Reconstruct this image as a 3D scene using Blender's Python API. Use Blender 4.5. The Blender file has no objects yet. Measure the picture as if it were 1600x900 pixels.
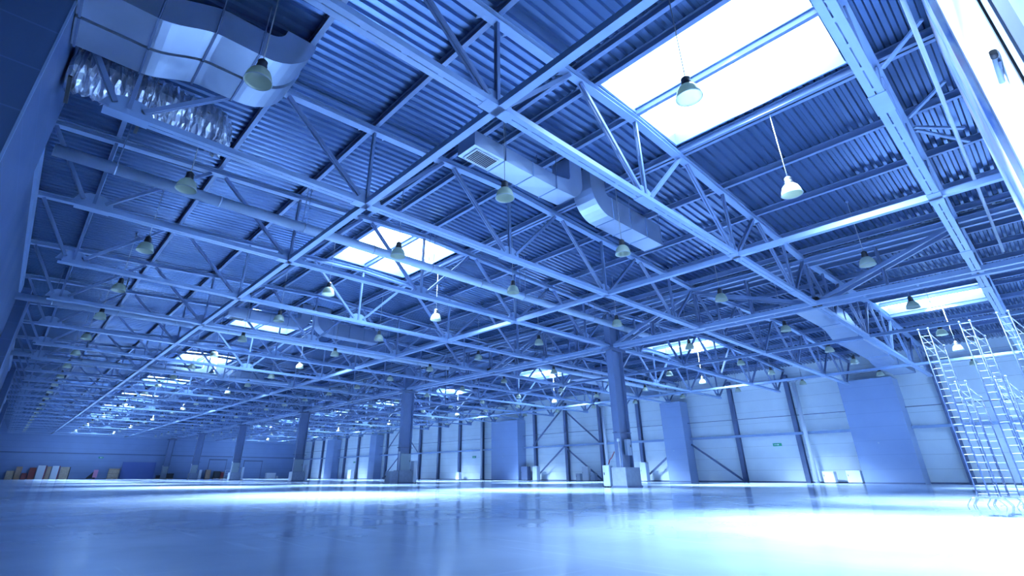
import bpy, math, random
from mathutils import Vector, Matrix
random.seed(7)
sc = bpy.context.scene
COL = sc.collection
PI = math.pi

# ------------------------------------------------------------------ camera
F_PX, YAW, PITCH, CAM_H = 778.87, .7382, .4239, .6211
PPX, PPY = 768.54, 392.07
cam = bpy.data.cameras.new('camera')
cam.sensor_width = 36.0
cam.lens = F_PX * 36 / 1600
cam.shift_x = (800 - PPX) / 1600
cam.shift_y = (PPY - 450) / 1600
cam.clip_start = .05
cam.clip_end = 400
camo = bpy.data.objects.new('camera', cam)
COL.objects.link(camo)
camo.location = (0, 0, CAM_H)
FW = Vector((math.sin(YAW) * math.cos(PITCH), math.cos(YAW) * math.cos(PITCH), math.sin(PITCH)))
RT = Vector((math.cos(YAW), -math.sin(YAW), 0))
UP = RT.cross(FW)
camo.rotation_euler = Matrix((RT, UP, -FW)).transposed().to_euler()
sc.camera = camo


def pix(x, y, z):
    d = Vector((x, y, z - CAM_H))
    w = d.dot(FW)
    if w < .05:
        return None
    return PPX + F_PX * d.dot(RT) / w, PPY - F_PX * d.dot(UP) / w


def seen(x, y, z, m=25):
    p = pix(x, y, z)
    return p is not None and -m < p[0] < 1600 + m and -m < p[1] < 900 + m


# ------------------------------------------------------------------ materials
def mat(name, col, rough=.5, metal=0., noise=0., nscale=3., bump=0., bscale=20., spec=.5, stretch=None, rvar=.08):
    m = bpy.data.materials.new(name)
    m.use_nodes = True
    nt = m.node_tree
    b = nt.nodes['Principled BSDF']
    b.inputs['Base Color'].default_value = (*col, 1)
    b.inputs['Roughness'].default_value = rough
    b.inputs['Metallic'].default_value = metal
    b.inputs['Specular IOR Level'].default_value = spec
    tc = nt.nodes.new('ShaderNodeTexCoord')
    src = tc.outputs['Object']
    if stretch:
        mp = nt.nodes.new('ShaderNodeMapping')
        mp.inputs['Scale'].default_value = stretch
        nt.links.new(src, mp.inputs[0])
        src = mp.outputs[0]
    if noise:
        n = nt.nodes.new('ShaderNodeTexNoise')
        n.inputs['Scale'].default_value = nscale
        n.inputs['Detail'].default_value = 5
        nt.links.new(src, n.inputs['Vector'])
        r = nt.nodes.new('ShaderNodeValToRGB')
        r.color_ramp.elements[0].position = .3
        r.color_ramp.elements[1].position = .7
        r.color_ramp.elements[0].color = (*[c * (1 - noise) for c in col], 1)
        r.color_ramp.elements[1].color = (*[min(1, c * (1 + noise)) for c in col], 1)
        nt.links.new(n.outputs['Fac'], r.inputs['Fac'])
        nt.links.new(r.outputs['Color'], b.inputs['Base Color'])
        mr = nt.nodes.new('ShaderNodeMapRange')
        mr.inputs['To Min'].default_value = max(0, rough - rvar)
        mr.inputs['To Max'].default_value = min(1, rough + rvar)
        nt.links.new(n.outputs['Fac'], mr.inputs['Value'])
        nt.links.new(mr.outputs['Result'], b.inputs['Roughness'])
    if bump:
        n2 = nt.nodes.new('ShaderNodeTexNoise')
        n2.inputs['Scale'].default_value = bscale
        n2.inputs['Detail'].default_value = 3
        nt.links.new(src, n2.inputs['Vector'])
        bp = nt.nodes.new('ShaderNodeBump')
        bp.inputs['Strength'].default_value = bump
        bp.inputs['Distance'].default_value = .02
        nt.links.new(n2.outputs['Fac'], bp.inputs['Height'])
        nt.links.new(bp.outputs['Normal'], b.inputs['Normal'])
    return m


def panel_mat(name, col, axis, period, line=.55, rough=.45, width=.02):
    """painted sandwich panels: thin darker joints every `period` metres along an axis"""
    m = mat(name, col, rough, noise=.05, nscale=.4)
    nt = m.node_tree
    b = nt.nodes['Principled BSDF']
    tc = nt.nodes.new('ShaderNodeTexCoord')
    sp = nt.nodes.new('ShaderNodeSeparateXYZ')
    nt.links.new(tc.outputs['Object'], sp.inputs[0])
    mod = nt.nodes.new('ShaderNodeMath')
    mod.operation = 'PINGPONG'
    mod.inputs[1].default_value = period / 2
    nt.links.new(sp.outputs[axis], mod.inputs[0])
    lt = nt.nodes.new('ShaderNodeMath')
    lt.operation = 'LESS_THAN'
    lt.inputs[1].default_value = width / 2
    nt.links.new(mod.outputs[0], lt.inputs[0])
    mx = nt.nodes.new('ShaderNodeMix')
    mx.data_type = 'RGBA'
    old = b.inputs['Base Color'].links[0].from_socket
    nt.links.new(lt.outputs[0], mx.inputs['Factor'])
    nt.links.new(old, mx.inputs['A'])
    mx.inputs['B'].default_value = (*[c * line for c in col], 1)
    nt.links.new(mx.outputs['Result'], b.inputs['Base Color'])
    return m


def emit(name, col, s):
    m = bpy.data.materials.new(name)
    m.use_nodes = True
    nt = m.node_tree
    nt.nodes.clear()
    e = nt.nodes.new('ShaderNodeEmission')
    e.inputs[0].default_value = (*col, 1)
    e.inputs[1].default_value = s
    o = nt.nodes.new('ShaderNodeOutputMaterial')
    nt.links.new(e.outputs[0], o.inputs[0])
    return m


SKYC = (.40, .66, 1.0)
SKY_S = 19.0
M = {}
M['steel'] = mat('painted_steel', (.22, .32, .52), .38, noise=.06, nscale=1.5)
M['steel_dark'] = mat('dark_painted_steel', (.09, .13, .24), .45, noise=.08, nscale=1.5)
M['steel_mid'] = mat('shaded_grey_paint', (.13, .19, .34), .42, noise=.06, nscale=1.5)  # darker copy of the steel paint, shade put into the colour
M['deck'] = mat('profiled_deck', (.08, .14, .28), .25, metal=.6, noise=.03, nscale=.25, rvar=.02)
M['galv'] = mat('galvanised_sheet', (.42, .50, .64), .32, metal=.7, noise=.05, nscale=1.2)
M['foil'] = mat('foil_wrap', (.75, .78, .85), .25, metal=.85, bump=.7, bscale=9, noise=.1)
M['floor'] = mat('polished_concrete', (.34, .43, .60), .15, noise=.10, nscale=.35, spec=.55, rvar=.02)
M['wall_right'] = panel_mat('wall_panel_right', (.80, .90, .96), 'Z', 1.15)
M['wall_left'] = panel_mat('wall_panel_left', (.05, .085, .18), 'Y', 1.2)  # darkened paint: dimness of the left side put into the colour
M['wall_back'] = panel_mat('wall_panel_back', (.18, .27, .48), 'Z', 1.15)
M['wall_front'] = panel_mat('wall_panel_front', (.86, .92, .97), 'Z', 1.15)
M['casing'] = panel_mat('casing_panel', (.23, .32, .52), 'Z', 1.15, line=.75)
M['casing_left'] = panel_mat('casing_panel_left', (.05, .085, .19), 'Z', .95, line=1.35, width=.03)  # darker casing copy, the left side's weak light painted in
M['white'] = mat('white_paint', (.66, .73, .82), .4)
M['concrete'] = mat('concrete_plinth', (.24, .30, .40), .6, noise=.1, nscale=4)
M['black'] = mat('black_plastic', (.02, .022, .03), .5)
M['cord'] = mat('cord', (.25, .27, .3), .5)
M['cabinet'] = mat('grey_cabinet', (.34, .42, .54), .45)
M['pipe_paint'] = mat('pipe_paint', (.48, .60, .78), .4)
M['greencab'] = mat('grey_green_panel', (.27, .35, .40), .45)
M['chrome'] = mat('bright_tube', (.62, .66, .74), .22, metal=.9)
M['railpaint'] = mat('dark_rail', (.035, .06, .14), .5)
M['brown'] = mat('brown_board', (.40, .27, .19), .7, noise=.15)
M['tan'] = mat('tan_board', (.50, .40, .30), .7, noise=.15)
M['darkred'] = mat('dark_red_board', (.22, .05, .05), .6)
M['pink'] = mat('pink_panel', (.62, .25, .42), .5)
M['redpaint'] = mat('red_paint', (.22, .03, .05), .5)
M['navy'] = mat('navy_board', (.10, .16, .42), .6)
M['green'] = mat('green_sign', (.02, .30, .16), .4)
M['signwhite'] = mat('sign_white', (.8, .9, .85), .4)
M['sky'] = emit('skylight_glazing', SKYC, SKY_S)
ft = M['floor'].node_tree
fb = ft.nodes['Principled BSDF']
for l_ in list(fb.inputs['Roughness'].links):
    ft.links.remove(l_)
tc = ft.nodes.new('ShaderNodeTexCoord')
def fnoise(scale, sx, sy, rot, detail=6):
    mp = ft.nodes.new('ShaderNodeMapping')
    mp.inputs['Scale'].default_value = (sx, sy, 1)
    mp.inputs['Rotation'].default_value = (0, 0, rot)
    n = ft.nodes.new('ShaderNodeTexNoise')
    n.inputs['Scale'].default_value = scale
    n.inputs['Detail'].default_value = detail
    ft.links.new(tc.outputs['Object'], mp.inputs[0])
    ft.links.new(mp.outputs[0], n.inputs['Vector'])
    return n.outputs['Fac']
def frange(sock, a, b_, lo=.3, hi=.7):
    r = ft.nodes.new('ShaderNodeMapRange')
    r.interpolation_type = 'SMOOTHSTEP'
    for k_, v_ in zip(('From Min', 'From Max', 'To Min', 'To Max'), (lo, hi, a, b_)):
        r.inputs[k_].default_value = v_
    ft.links.new(sock, r.inputs['Value'])
    return r.outputs['Result']
def fmix(a, b_, op='MULTIPLY'):
    m_ = ft.nodes.new('ShaderNodeMath')
    m_.operation = op
    ft.links.new(a, m_.inputs[0]); ft.links.new(b_, m_.inputs[1])
    return m_.outputs[0]
mott = frange(fnoise(.5, 1, 1, .3), .88, 1.10, .25, .75)
scr = frange(fnoise(6, 1, .06, .75, 3), 1.0, 1.16, .60, .74)
scr2 = frange(fnoise(5, .05, 1, -.35, 3), 1.0, 1.14, .62, .74)
val = fmix(fmix(mott, scr), scr2)
vm = ft.nodes.new('ShaderNodeVectorMath')
vm.operation = 'SCALE'
vm.inputs[0].default_value = (.33, .42, .58)
ft.links.new(val, vm.inputs['Scale'])
ft.links.new(vm.outputs[0], fb.inputs['Base Color'])
ft.links.new(frange(fnoise(.8, 1, 1, 1.1), .12, .19, .2, .8), fb.inputs['Roughness'])
# bell lamp acrylic: faintly green, lets light through
g = bpy.data.materials.new('prismatic_acrylic')
g.use_nodes = True
nt = g.node_tree
nt.nodes.clear()
o_ = nt.nodes.new('ShaderNodeOutputMaterial')
df = nt.nodes.new('ShaderNodeBsdfDiffuse'); df.inputs[0].default_value = (.56, .62, .50, 1)
tl = nt.nodes.new('ShaderNodeBsdfTranslucent'); tl.inputs[0].default_value = (.72, .78, .66, 1)
gl = nt.nodes.new('ShaderNodeBsdfGlossy'); gl.inputs['Roughness'].default_value = .15
mx1 = nt.nodes.new('ShaderNodeMixShader'); mx1.inputs[0].default_value = .5
mx2 = nt.nodes.new('ShaderNodeMixShader'); mx2.inputs[0].default_value = .12
nt.links.new(df.outputs[0], mx1.inputs[1]); nt.links.new(tl.outputs[0], mx1.inputs[2])
nt.links.new(mx1.outputs[0], mx2.inputs[1]); nt.links.new(gl.outputs[0], mx2.inputs[2])
nt.links.new(mx2.outputs[0], o_.inputs[0])
M['acrylic'] = g
# streaked glossy panel sliver
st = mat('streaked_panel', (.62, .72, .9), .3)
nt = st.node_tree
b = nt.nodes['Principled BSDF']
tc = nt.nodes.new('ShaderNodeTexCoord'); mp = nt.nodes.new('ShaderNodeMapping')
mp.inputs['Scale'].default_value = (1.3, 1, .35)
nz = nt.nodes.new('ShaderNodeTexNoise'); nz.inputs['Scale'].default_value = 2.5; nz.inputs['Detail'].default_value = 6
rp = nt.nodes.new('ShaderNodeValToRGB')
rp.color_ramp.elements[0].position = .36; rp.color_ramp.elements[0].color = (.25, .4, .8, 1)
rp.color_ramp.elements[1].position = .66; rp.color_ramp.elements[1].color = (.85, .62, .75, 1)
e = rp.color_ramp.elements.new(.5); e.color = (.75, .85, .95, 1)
nt.links.new(tc.outputs['Object'], mp.inputs[0]); nt.links.new(mp.outputs[0], nz.inputs['Vector'])
nt.links.new(nz.outputs['Fac'], rp.inputs[0]); nt.links.new(rp.outputs[0], b.inputs['Base Color'])
M['streak'] = st


# ------------------------------------------------------------------ mesh builder
class MB:
    def __init__(s):
        s.v, s.f, s.sm = [], [], []

    def face_add(s, vs, fs, smooth=False):
        n = len(s.v)
        s.v += [tuple(p) for p in vs]
        s.f += [tuple(i + n for i in f) for f in fs]
        s.sm += [smooth] * len(fs)
        return s

    def box(s, x0, x1, y0, y1, z0, z1):
        vs = [(x0, y0, z0), (x1, y0, z0), (x1, y1, z0), (x0, y1, z0), (x0, y0, z1), (x1, y0, z1), (x1, y1, z1), (x0, y1, z1)]
        return s.face_add(vs, [(3, 2, 1, 0), (4, 5, 6, 7), (0, 1, 5, 4), (1, 2, 6, 5), (2, 3, 7, 6), (3, 0, 4, 7)])

    def bevel_box(s, x0, x1, y0, y1, z0, z1, c=.02):
        """box with chamfered vertical edges and top"""
        def ring(d, z):
            return [(x0 + d + c, y0 + d, z), (x1 - d - c, y0 + d, z), (x1 - d, y0 + d + c, z), (x1 - d, y1 - d - c, z),
                    (x1 - d - c, y1 - d, z), (x0 + d + c, y1 - d, z), (x0 + d, y1 - d - c, z), (x0 + d, y0 + d + c, z)]
        vs = ring(0, z0) + ring(0, z1 - c) + ring(c, z1)
        fs = [tuple(range(7, -1, -1)), tuple(range(16, 24))]
        for k in range(2):
            for i in range(8):
                j = (i + 1) % 8
                fs.append((k * 8 + i, k * 8 + j, k * 8 + 8 + j, k * 8 + 8 + i))
        return s.face_add(vs, fs)

    def bar(s, a, b, w, h, side=(0, 1, 0)):
        """rectangular bar a->b, w along side, h across"""
        a, b = Vector(a), Vector(b)
        d = (b - a).normalized()
        u = Vector(side)
        u = (u - d * u.dot(d)).normalized()
        n = d.cross(u)
        vs = []
        for p in (a, b):
            for i, j in ((-1, -1), (1, -1), (1, 1), (-1, 1)):
                vs.append(p + u * (w / 2 * i) + n * (h / 2 * j))
        return s.face_add(vs, [(3, 2, 1, 0), (4, 5, 6, 7), (0, 1, 5, 4), (1, 2, 6, 5), (2, 3, 7, 6), (3, 0, 4, 7)])

    def pair(s, a, b, w, h, gap, step=.9):
        """double angle: two bars side by side in Y with battens"""
        a, b = Vector(a), Vector(b)
        o = Vector((0, (w + gap) / 2, 0))
        s.bar(a + o, b + o, w, h)
        s.bar(a - o, b - o, w, h)
        d = b - a
        n = max(1, int(d.length / step))
        for i in range(n):
            p = a + d * ((i + .5) / n)
            q = d.normalized() * .08
            s.bar(p - q, p + q, gap + .02, h * .6)
        return s

    def ibeam(s, a, b, w, h, t=.015, side=(0, 1, 0)):
        a, b = Vector(a), Vector(b)
        d = (b - a).normalized()
        u = Vector(side)
        u = (u - d * u.dot(d)).normalized()
        n = d.cross(u)
        for k in (-1, 1):
            o = n * (k * (h / 2 - t / 2))
            s.bar(a + o, b + o, w, t, side)
        s.bar(a, b, t, h - 2 * t, side)
        return s

    def tube(s, pts, r, n=10, caps=True):
        pts = [Vector(p) for p in pts]
        vs, fs = [], []
        ref = None
        for i, p in enumerate(pts):
            d = (pts[min(i + 1, len(pts) - 1)] - pts[max(i - 1, 0)]).normalized()
            if ref is None:
                ref = Vector((0, 0, 1)) if abs(d.z) < .9 else Vector((1, 0, 0))
            u = (ref - d * ref.dot(d)).normalized()
            ref = u
            w = d.cross(u)
            rr = r[i] if isinstance(r, (list, tuple)) else r
            for k in range(n):
                t = 2 * PI * k / n
                vs.append(p + u * (rr * math.cos(t)) + w * (rr * math.sin(t)))
        for i in range(len(pts) - 1):
            for k in range(n):
                k2 = (k + 1) % n
                fs.append((i * n + k, i * n + k2, (i + 1) * n + k2, (i + 1) * n + k))
        s.face_add(vs, fs, True)
        if caps:
            m = len(s.v) - len(vs)
            s.f += [tuple(m + k for k in range(n - 1, -1, -1)), tuple(m + (len(pts) - 1) * n + k for k in range(n))]
            s.sm += [False, False]
        return s

    def lathe(s, prof, n=20, c=(0, 0)):
        vs, fs = [], []
        for r, z in prof:
            for k in range(n):
                t = 2 * PI * k / n
                vs.append((c[0] + r * math.cos(t), c[1] + r * math.sin(t), z))
        for i in range(len(prof) - 1):
            for k in range(n):
                k2 = (k + 1) % n
                fs.append((i * n + k, i * n + k2, (i + 1) * n + k2, (i + 1) * n + k))
        return s.face_add(vs, fs, True)

    def ribbon_duct(s, prof_lo, prof_hi, y0, y1):
        """sheet metal duct: lower and upper XZ polylines (same length) extruded y0..y1"""
        n = len(prof_lo)
        vs = []
        for (xa, za), (xb, zb) in zip(prof_lo, prof_hi):
            vs += [(xa, y0, za), (xa, y1, za), (xb, y1, zb), (xb, y0, zb)]
        fs = [(0, 1, 2, 3), tuple(4 * (n - 1) + k for k in (3, 2, 1, 0))]
        for i in range(n - 1):
            for k in range(4):
                k2 = (k + 1) % 4
                q = (4 * i + k, 4 * i + 4 + k, 4 * i + 4 + k2, 4 * i + k2)
                P = [Vector(vs[j]) for j in q]
                if (P[1] - P[0]).length > .5 and (P[2] - P[1]).length > .3:     # cross-broken sheet
                    nrm = (P[1] - P[0]).cross(P[2] - P[0]).normalized()
                    ctr = sum(P, Vector()) / 4
                    mid = (Vector(vs[4 * i]) + Vector(vs[4 * i + 2])) / 2
                    if nrm.dot(ctr - mid) < 0:
                        nrm = -nrm
                    vs.append(ctr + nrm * .018)
                    c = len(vs) - 1
                    fs += [(q[j], q[(j + 1) % 4], c) for j in range(4)]
                else:
                    fs.append(q)
        return s.face_add(vs, fs)

    def mesh(s, name, m):
        me = bpy.data.meshes.new(name)
        me.from_pydata([tuple(p) for p in s.v], [], s.f)
        me.polygons.foreach_set('use_smooth', s.sm)
        me.materials.append(m if not isinstance(m, str) else M[m])
        me.update()
        return me

    def build(s, name, m, parent=None, loc=None):
        return link(name, s.mesh(name, m), parent, loc)


def link(name, me, parent=None, loc=None):
    o = bpy.data.objects.new(name, me)
    COL.objects.link(o)
    if parent:
        o.parent = parent
    if loc:
        o.location = loc
    return o


def empty(name, loc=(0, 0, 0), rz=0):
    o = bpy.data.objects.new(name, None)
    o.empty_display_size = .2
    COL.objects.link(o)
    o.location = loc
    o.rotation_euler.z = rz
    return o


def tag(o, label, cat, group=None, kind=None):
    o['label'] = label
    o['category'] = cat
    if group:
        o['group'] = group
    if kind:
        o['kind'] = kind
    return o


def struct(o, label=None):
    o['kind'] = 'structure'
    if label:
        o['label'] = label
    return o


ORD = ('first second third fourth fifth sixth seventh eighth ninth tenth eleventh twelfth thirteenth fourteenth fifteenth sixteenth '
       'seventeenth eighteenth nineteenth twentieth twenty-first twenty-second twenty-third twenty-fourth twenty-fifth').split()

# ------------------------------------------------------------------ layout
TY = [.65 + 6 * k for k in range(24)]
ZC = 8.33                     # lower chord
XCOL = 27.77                  # column row
XL, XR = -1.9, 58.8           # long walls
YB, YF = 139.9, -2.6          # far and near end walls
NB = [-.05, 6.22, 12.45, 18.7, 24.9]
NT = [-1.85, 3.1, 9.3, 15.55, 21.8, XCOL]


def mir(x):
    return 2 * XCOL - x


NBR = [mir(x) for x in NB][::-1]
NTR = [mir(x) for x in NT][::-1]
NTR[-1] = XR - .1
NBR[-1] = 55.6


def zt(x):                    # centre of the upper chords: two shallow gables
    if x > XCOL:
        x = mir(x)
    return 10.75 + .042 * (15.3 - abs(x - 12.45))


def zdeck(x):
    return zt(x) + .40


SKYX = [(10.5, 15.05), (mir(15.05) + 1.2, mir(10.5) + 1.2)]
SKYY = [(TY[k] + .55, TY[k] + 5.85) for k in range(0, 24, 3)]

# ------------------------------------------------------------------ room shell
struct(MB().box(XL - 6, XR + .3, -6, YB + .3, -.2, 0).build('floor', 'floor'))
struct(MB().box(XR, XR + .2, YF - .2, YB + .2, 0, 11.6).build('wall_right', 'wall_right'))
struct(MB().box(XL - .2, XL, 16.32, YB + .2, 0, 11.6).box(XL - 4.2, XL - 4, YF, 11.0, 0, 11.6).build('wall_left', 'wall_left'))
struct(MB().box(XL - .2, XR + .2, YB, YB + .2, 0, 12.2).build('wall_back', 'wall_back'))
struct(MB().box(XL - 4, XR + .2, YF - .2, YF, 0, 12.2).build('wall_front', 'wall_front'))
struct(MB().box(XL, XR - .02, YB - .06, YB, 4.75, 4.95).build('trim_1', 'steel_dark'))
struct(MB().box(XL, XR - .02, YB - .05, YB, 0, .12).build('baseboard_back', 'steel_dark'))
struct(MB().box(XR - .05, XR, YF, YB - .06, 0, .12).build('baseboard_right', 'steel_dark'))
struct(MB().box(XR - .35, XR, YF, YB - .06, 9.55, 9.85).build('trim_2', 'white'))


def deck(name, xs, holes):
    """trapezoid corrugated roof decking, ribs along X, open where the skylights are"""
    per, amp = .30, .085
    prof = [(0, 0), (.12, 0), (.16, 1), (.26, 1)]
    mb = MB()
    y = YF - .1
    ys, k = [], 0
    while y < YB + .1:
        for q, h in prof:
            ys.append((y + q, h * amp))
        y += per
    hy, hx = holes
    runs, cur = [], []
    for (yy, h) in ys:
        inside = any(a < yy < b for a, b in hy)
        cur.append((yy, h, inside))
    for xa, xb in zip(xs[:-1], xs[1:]):
        mid = (xa + xb) / 2
        hole = hx[0] < mid < hx[1]
        seq = []

        def flush():
            if len(seq) > 1:
                vs, fs = [], []
                for yy, h, _ in seq:
                    vs += [(xa, yy, zdeck(xa) + h), (xb, yy, zdeck(xb) + h)]
                for i in range(len(seq) - 1):
                    fs.append((2 * i, 2 * i + 1, 2 * i + 3, 2 * i + 2))
                mb.face_add(vs, fs)
            seq.clear()
        for t in cur:
            if hole and t[2]:
                flush()
            else:
                seq.append(t)
        flush()
    return struct(mb.build(name, 'deck'))


deck('ceiling', [XL - 4, SKYX[0][0], 12.45, SKYX[0][1], XCOL], (SKYY, SKYX[0]))
deck('ceiling.001', [XCOL, SKYX[1][0], mir(12.45), SKYX[1][1], XR + .1], (SKYY, SKYX[1]))

# skylights: curb > glazing
for bi, (xa, xb) in enumerate(SKYX):
    zc0 = zdeck((xa + xb) / 2)
    for k, (ya, yb) in enumerate(SKYY):
        if not any(seen(x, y, 11.7, 60) for x in (xa, xb, (xa + xb) / 2) for y in (ya, yb, (ya + yb) / 2)):
            continue
        root = empty('skylight', ((xa + xb) / 2, (ya + yb) / 2, zc0))
        w, d = (xb - xa) / 2, (yb - ya) / 2 + .04
        z0, z1 = -.16, .42
        c = MB()
        c.box(-w - .06, -w, -d, d, z0, z1).box(w, w + .06, -d, d, z0, z1)
        c.box(-w - .06, w + .06, -d - .06, -d, z0, z1).box(-w - .06, w + .06, d, d + .06, z0, z1)
        c.build('curb', 'steel', root)
        gz = MB().box(-w, w, -d, d, z1 - .06, z1 - .03).build('glazing', 'sky', root)
        MB().box(-.05, .05, -d, d, z1 - .16, z1 - .06).build('glazing_bar', 'steel', gz)
        bay = ('the bay beside the left wall', 'the bay beside the right wall')[bi]
        tag(root, f'bright rectangular roof skylight, {ORD[k]} from the front in {bay}', 'skylight', 'roof skylights')

# ------------------------------------------------------------------ roof trusses
def truss_meshes(nt, nb, inner_end, bay):
    out = []
    # top chord: I beam along the slope with purlin cleats
    mb = MB()
    ridge = 12.45 if bay == 0 else mir(12.45)
    pts = [nt[0], ridge, nt[-1]]
    for a, b in zip(pts[:-1], pts[1:]):
        mb.ibeam((a, 0, zt(a)), (b, 0, zt(b)), .26, .2)
    for x in [v + .45 * s for v in list(nt[1:-1]) + list(nb) for s in (-1, 1)]:
        z = zt(x)
        mb.face_add([(x - .1, .0, z - .1), (x + .1, .0, z - .1), (x, .3, z - .02), (x, .3, z + .02), (x - .1, 0, z - .05), (x + .1, 0, z - .05)],
                    [(0, 1, 2), (4, 3, 5), (0, 2, 3, 4), (1, 5, 3, 2), (0, 4, 5, 1)])
    out.append(('top_chord', mb.mesh('top_chord', 'steel')))
    # bottom chord: two channels with a slit and battens; gusset plates welded on
    mb = MB()
    x0, x1 = (nb[0] - .35, XCOL - .42) if bay == 0 else (XCOL + .42, nb[-1] + .35)
    for s in (-1, 1):
        mb.box(x0, x1, s * .083 - .069, s * .083 + .069, ZC - .075, ZC + .075)
    x = x0 + .5
    while x < x1:
        mb.box(x - .07, x + .07, -.03, .03, ZC - .07, ZC + .07)
        x += .9
    for xn in nb:
        mb.face_add([(xn + i, y, ZC + j) for y in (-.012, .012) for i, j in ((-.55, .05), (.55, .05), (.42, .34), (.18, .46), (-.18, .46), (-.42, .34))],
                    [(5, 4, 3, 2, 1, 0), (6, 7, 8, 9, 10, 11)] + [(k, (k + 1) % 6, 6 + (k + 1) % 6, 6 + k) for k in range(6)])
        mb.box(xn - .45, xn + .45, -.17, .17, ZC - .09, ZC - .075)
    out.append(('bottom_chord', mb.mesh('bottom_chord', 'steel')))
    segs = []
    for i, xb in enumerate(nb):
        for xt, s in ((nt[i], -1), (nt[i + 1], 1)):
            a = Vector((xb + s * .28, 0, ZC + .2))
            t = Vector((xt - s * .25, 0, zt(xt) - .12))
            segs.append((a, t))
    for a, t in segs:
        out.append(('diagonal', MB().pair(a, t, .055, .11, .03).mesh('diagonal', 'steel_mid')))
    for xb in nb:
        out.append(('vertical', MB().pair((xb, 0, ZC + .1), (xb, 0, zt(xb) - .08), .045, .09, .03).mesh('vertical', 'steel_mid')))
    return out


for bay, (nt_, nb_) in enumerate(((NT, NB), (NTR, NBR))):
    meshes = truss_meshes(nt_, nb_, None, bay)
    where = ('bay beside the left wall', 'bay beside the right wall')[bay]
    for k, y in enumerate(TY):
        root = empty('roof_truss', (nb_[2], y, ZC))
        for nm, me in meshes:
            o = link(nm, me, root, (-nb_[2], 0, -ZC))
        tag(root, f'grey steel roof truss, {ORD[k]} from the front in the {where}', 'truss', 'roof trusses')

# longitudinal trusses carried by the columns
def row_truss_meshes(lo=-11.7):
    out = []
    for s in (-1, 1):
        x = s * .36
        mb = MB().bar((x, lo, 0), (x, 11.7, 0), .2, .2, (1, 0, 0))
        out.append(('bottom_chord', mb.mesh('bottom_chord', 'steel')))
        mb = MB().ibeam((x, lo, 10.55 - ZC), (x, 11.7, 10.55 - ZC), .2, .24, side=(1, 0, 0))
        out.append(('top_chord', mb.mesh('top_chord', 'steel')))
    for s in (-1, 1):
        for a, t in ((-11.6, -6.2), (-.3, -5.8), (.3, 5.8), (11.6, 6.2)):
            if a < lo:
                continue
            for x in (.3 * s,):
                out.append(('diagonal', MB().bar((x, a, .12), (x, t, 10.42 - ZC), .12, .16, (1, 0, 0)).mesh('diagonal', 'steel_mid')))
    for y in (-9, -6, -3, 0, 3, 6, 9):
        if y < lo:
            continue
        out.append(('vertical', MB().bar((-.12, y, .1), (-.12, y, 10.45 - ZC), .1, .1, (1, 0, 0)).bar((.12, y, .1), (.12, y, 10.45 - ZC), .1, .1, (1, 0, 0))
                    .bar((-.2, y, 1.1), (.2, y, 1.1), .08, .08).mesh('vertical', 'steel_dark')))
    for y in (-6, 0, 6):
        out.append(('joint_plate', MB().box(-.24, .24, y - .2, y + .2, -.04, .34).mesh('joint_plate', 'black' if y == 0 else 'steel')))
    for y in range(-10, 11, 2):
        if y < lo:
            continue
        out.append(('cross_tie', MB().box(-.27, .27, y - .04, y + .04, -.04, .04).mesh('cross_tie', 'steel')))
    return out


rm = row_truss_meshes()
rm0 = row_truss_meshes(-8.9)
for k in range(6):
    yc = 6.65 + 24 * k
    root = empty('row_truss', (XCOL, yc, ZC))
    for nm, me in (rm if k else rm0):
        link(nm, me, root)
    tag(root, f'long double girder truss along the column row, {ORD[k]} span from the front', 'truss', 'girder trusses on the column row')

# purlins
def purlin(x, k, where):
    z = zt(x) + .11
    mb = MB()
    for dz in (.0, .24):
        mb.box(x - .07, x + .07, YF, YB - .07, z + dz, z + dz + .02)
    mb.box(x - .012, x + .012, YF, YB - .07, z + .02, z + .24)
    o = mb.build('roof_purlin', 'steel_mid')
    tag(o, f'long grey roof purlin under the decking, {ORD[k]} from the {where}', 'purlin', 'roof purlins')


px = sorted(NT[1:] + NB + [10.2, 15.35])
for k, x in enumerate(px):
    purlin(x - (.0 if x != XCOL else .5), k, 'left wall')
pxr = sorted([mir(v) for v in NT[1:-1] + NB[1:]] + [SKYX[1][0] - .3, SKYX[1][1] + .3, 55.6, XCOL + .5], reverse=True)
for k, x in enumerate(pxr):
    purlin(x, k, 'right wall')

# longitudinal tie beams at the lower chords
for k, (x, lab) in enumerate(((NB[1], 'square tie beam across the lower chords, nearer the left wall'),
                              (NB[3], 'square tie beam across the lower chords, just left of the column row'),
                              (NBR[1], 'square tie beam across the lower chords, just right of the column row'),
                              (NBR[3], 'square tie beam across the lower chords, nearer the right wall'))):
    o = MB().box(x - .1, x + .1, YF + .1, YB - .1, ZC - .08 + .19, ZC + .12 + .19 - .02).build('tie_beam', 'steel')
    o.location.z = -.2
    tag(o, lab, 'beam', 'tie beams at the lower chords')

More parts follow.
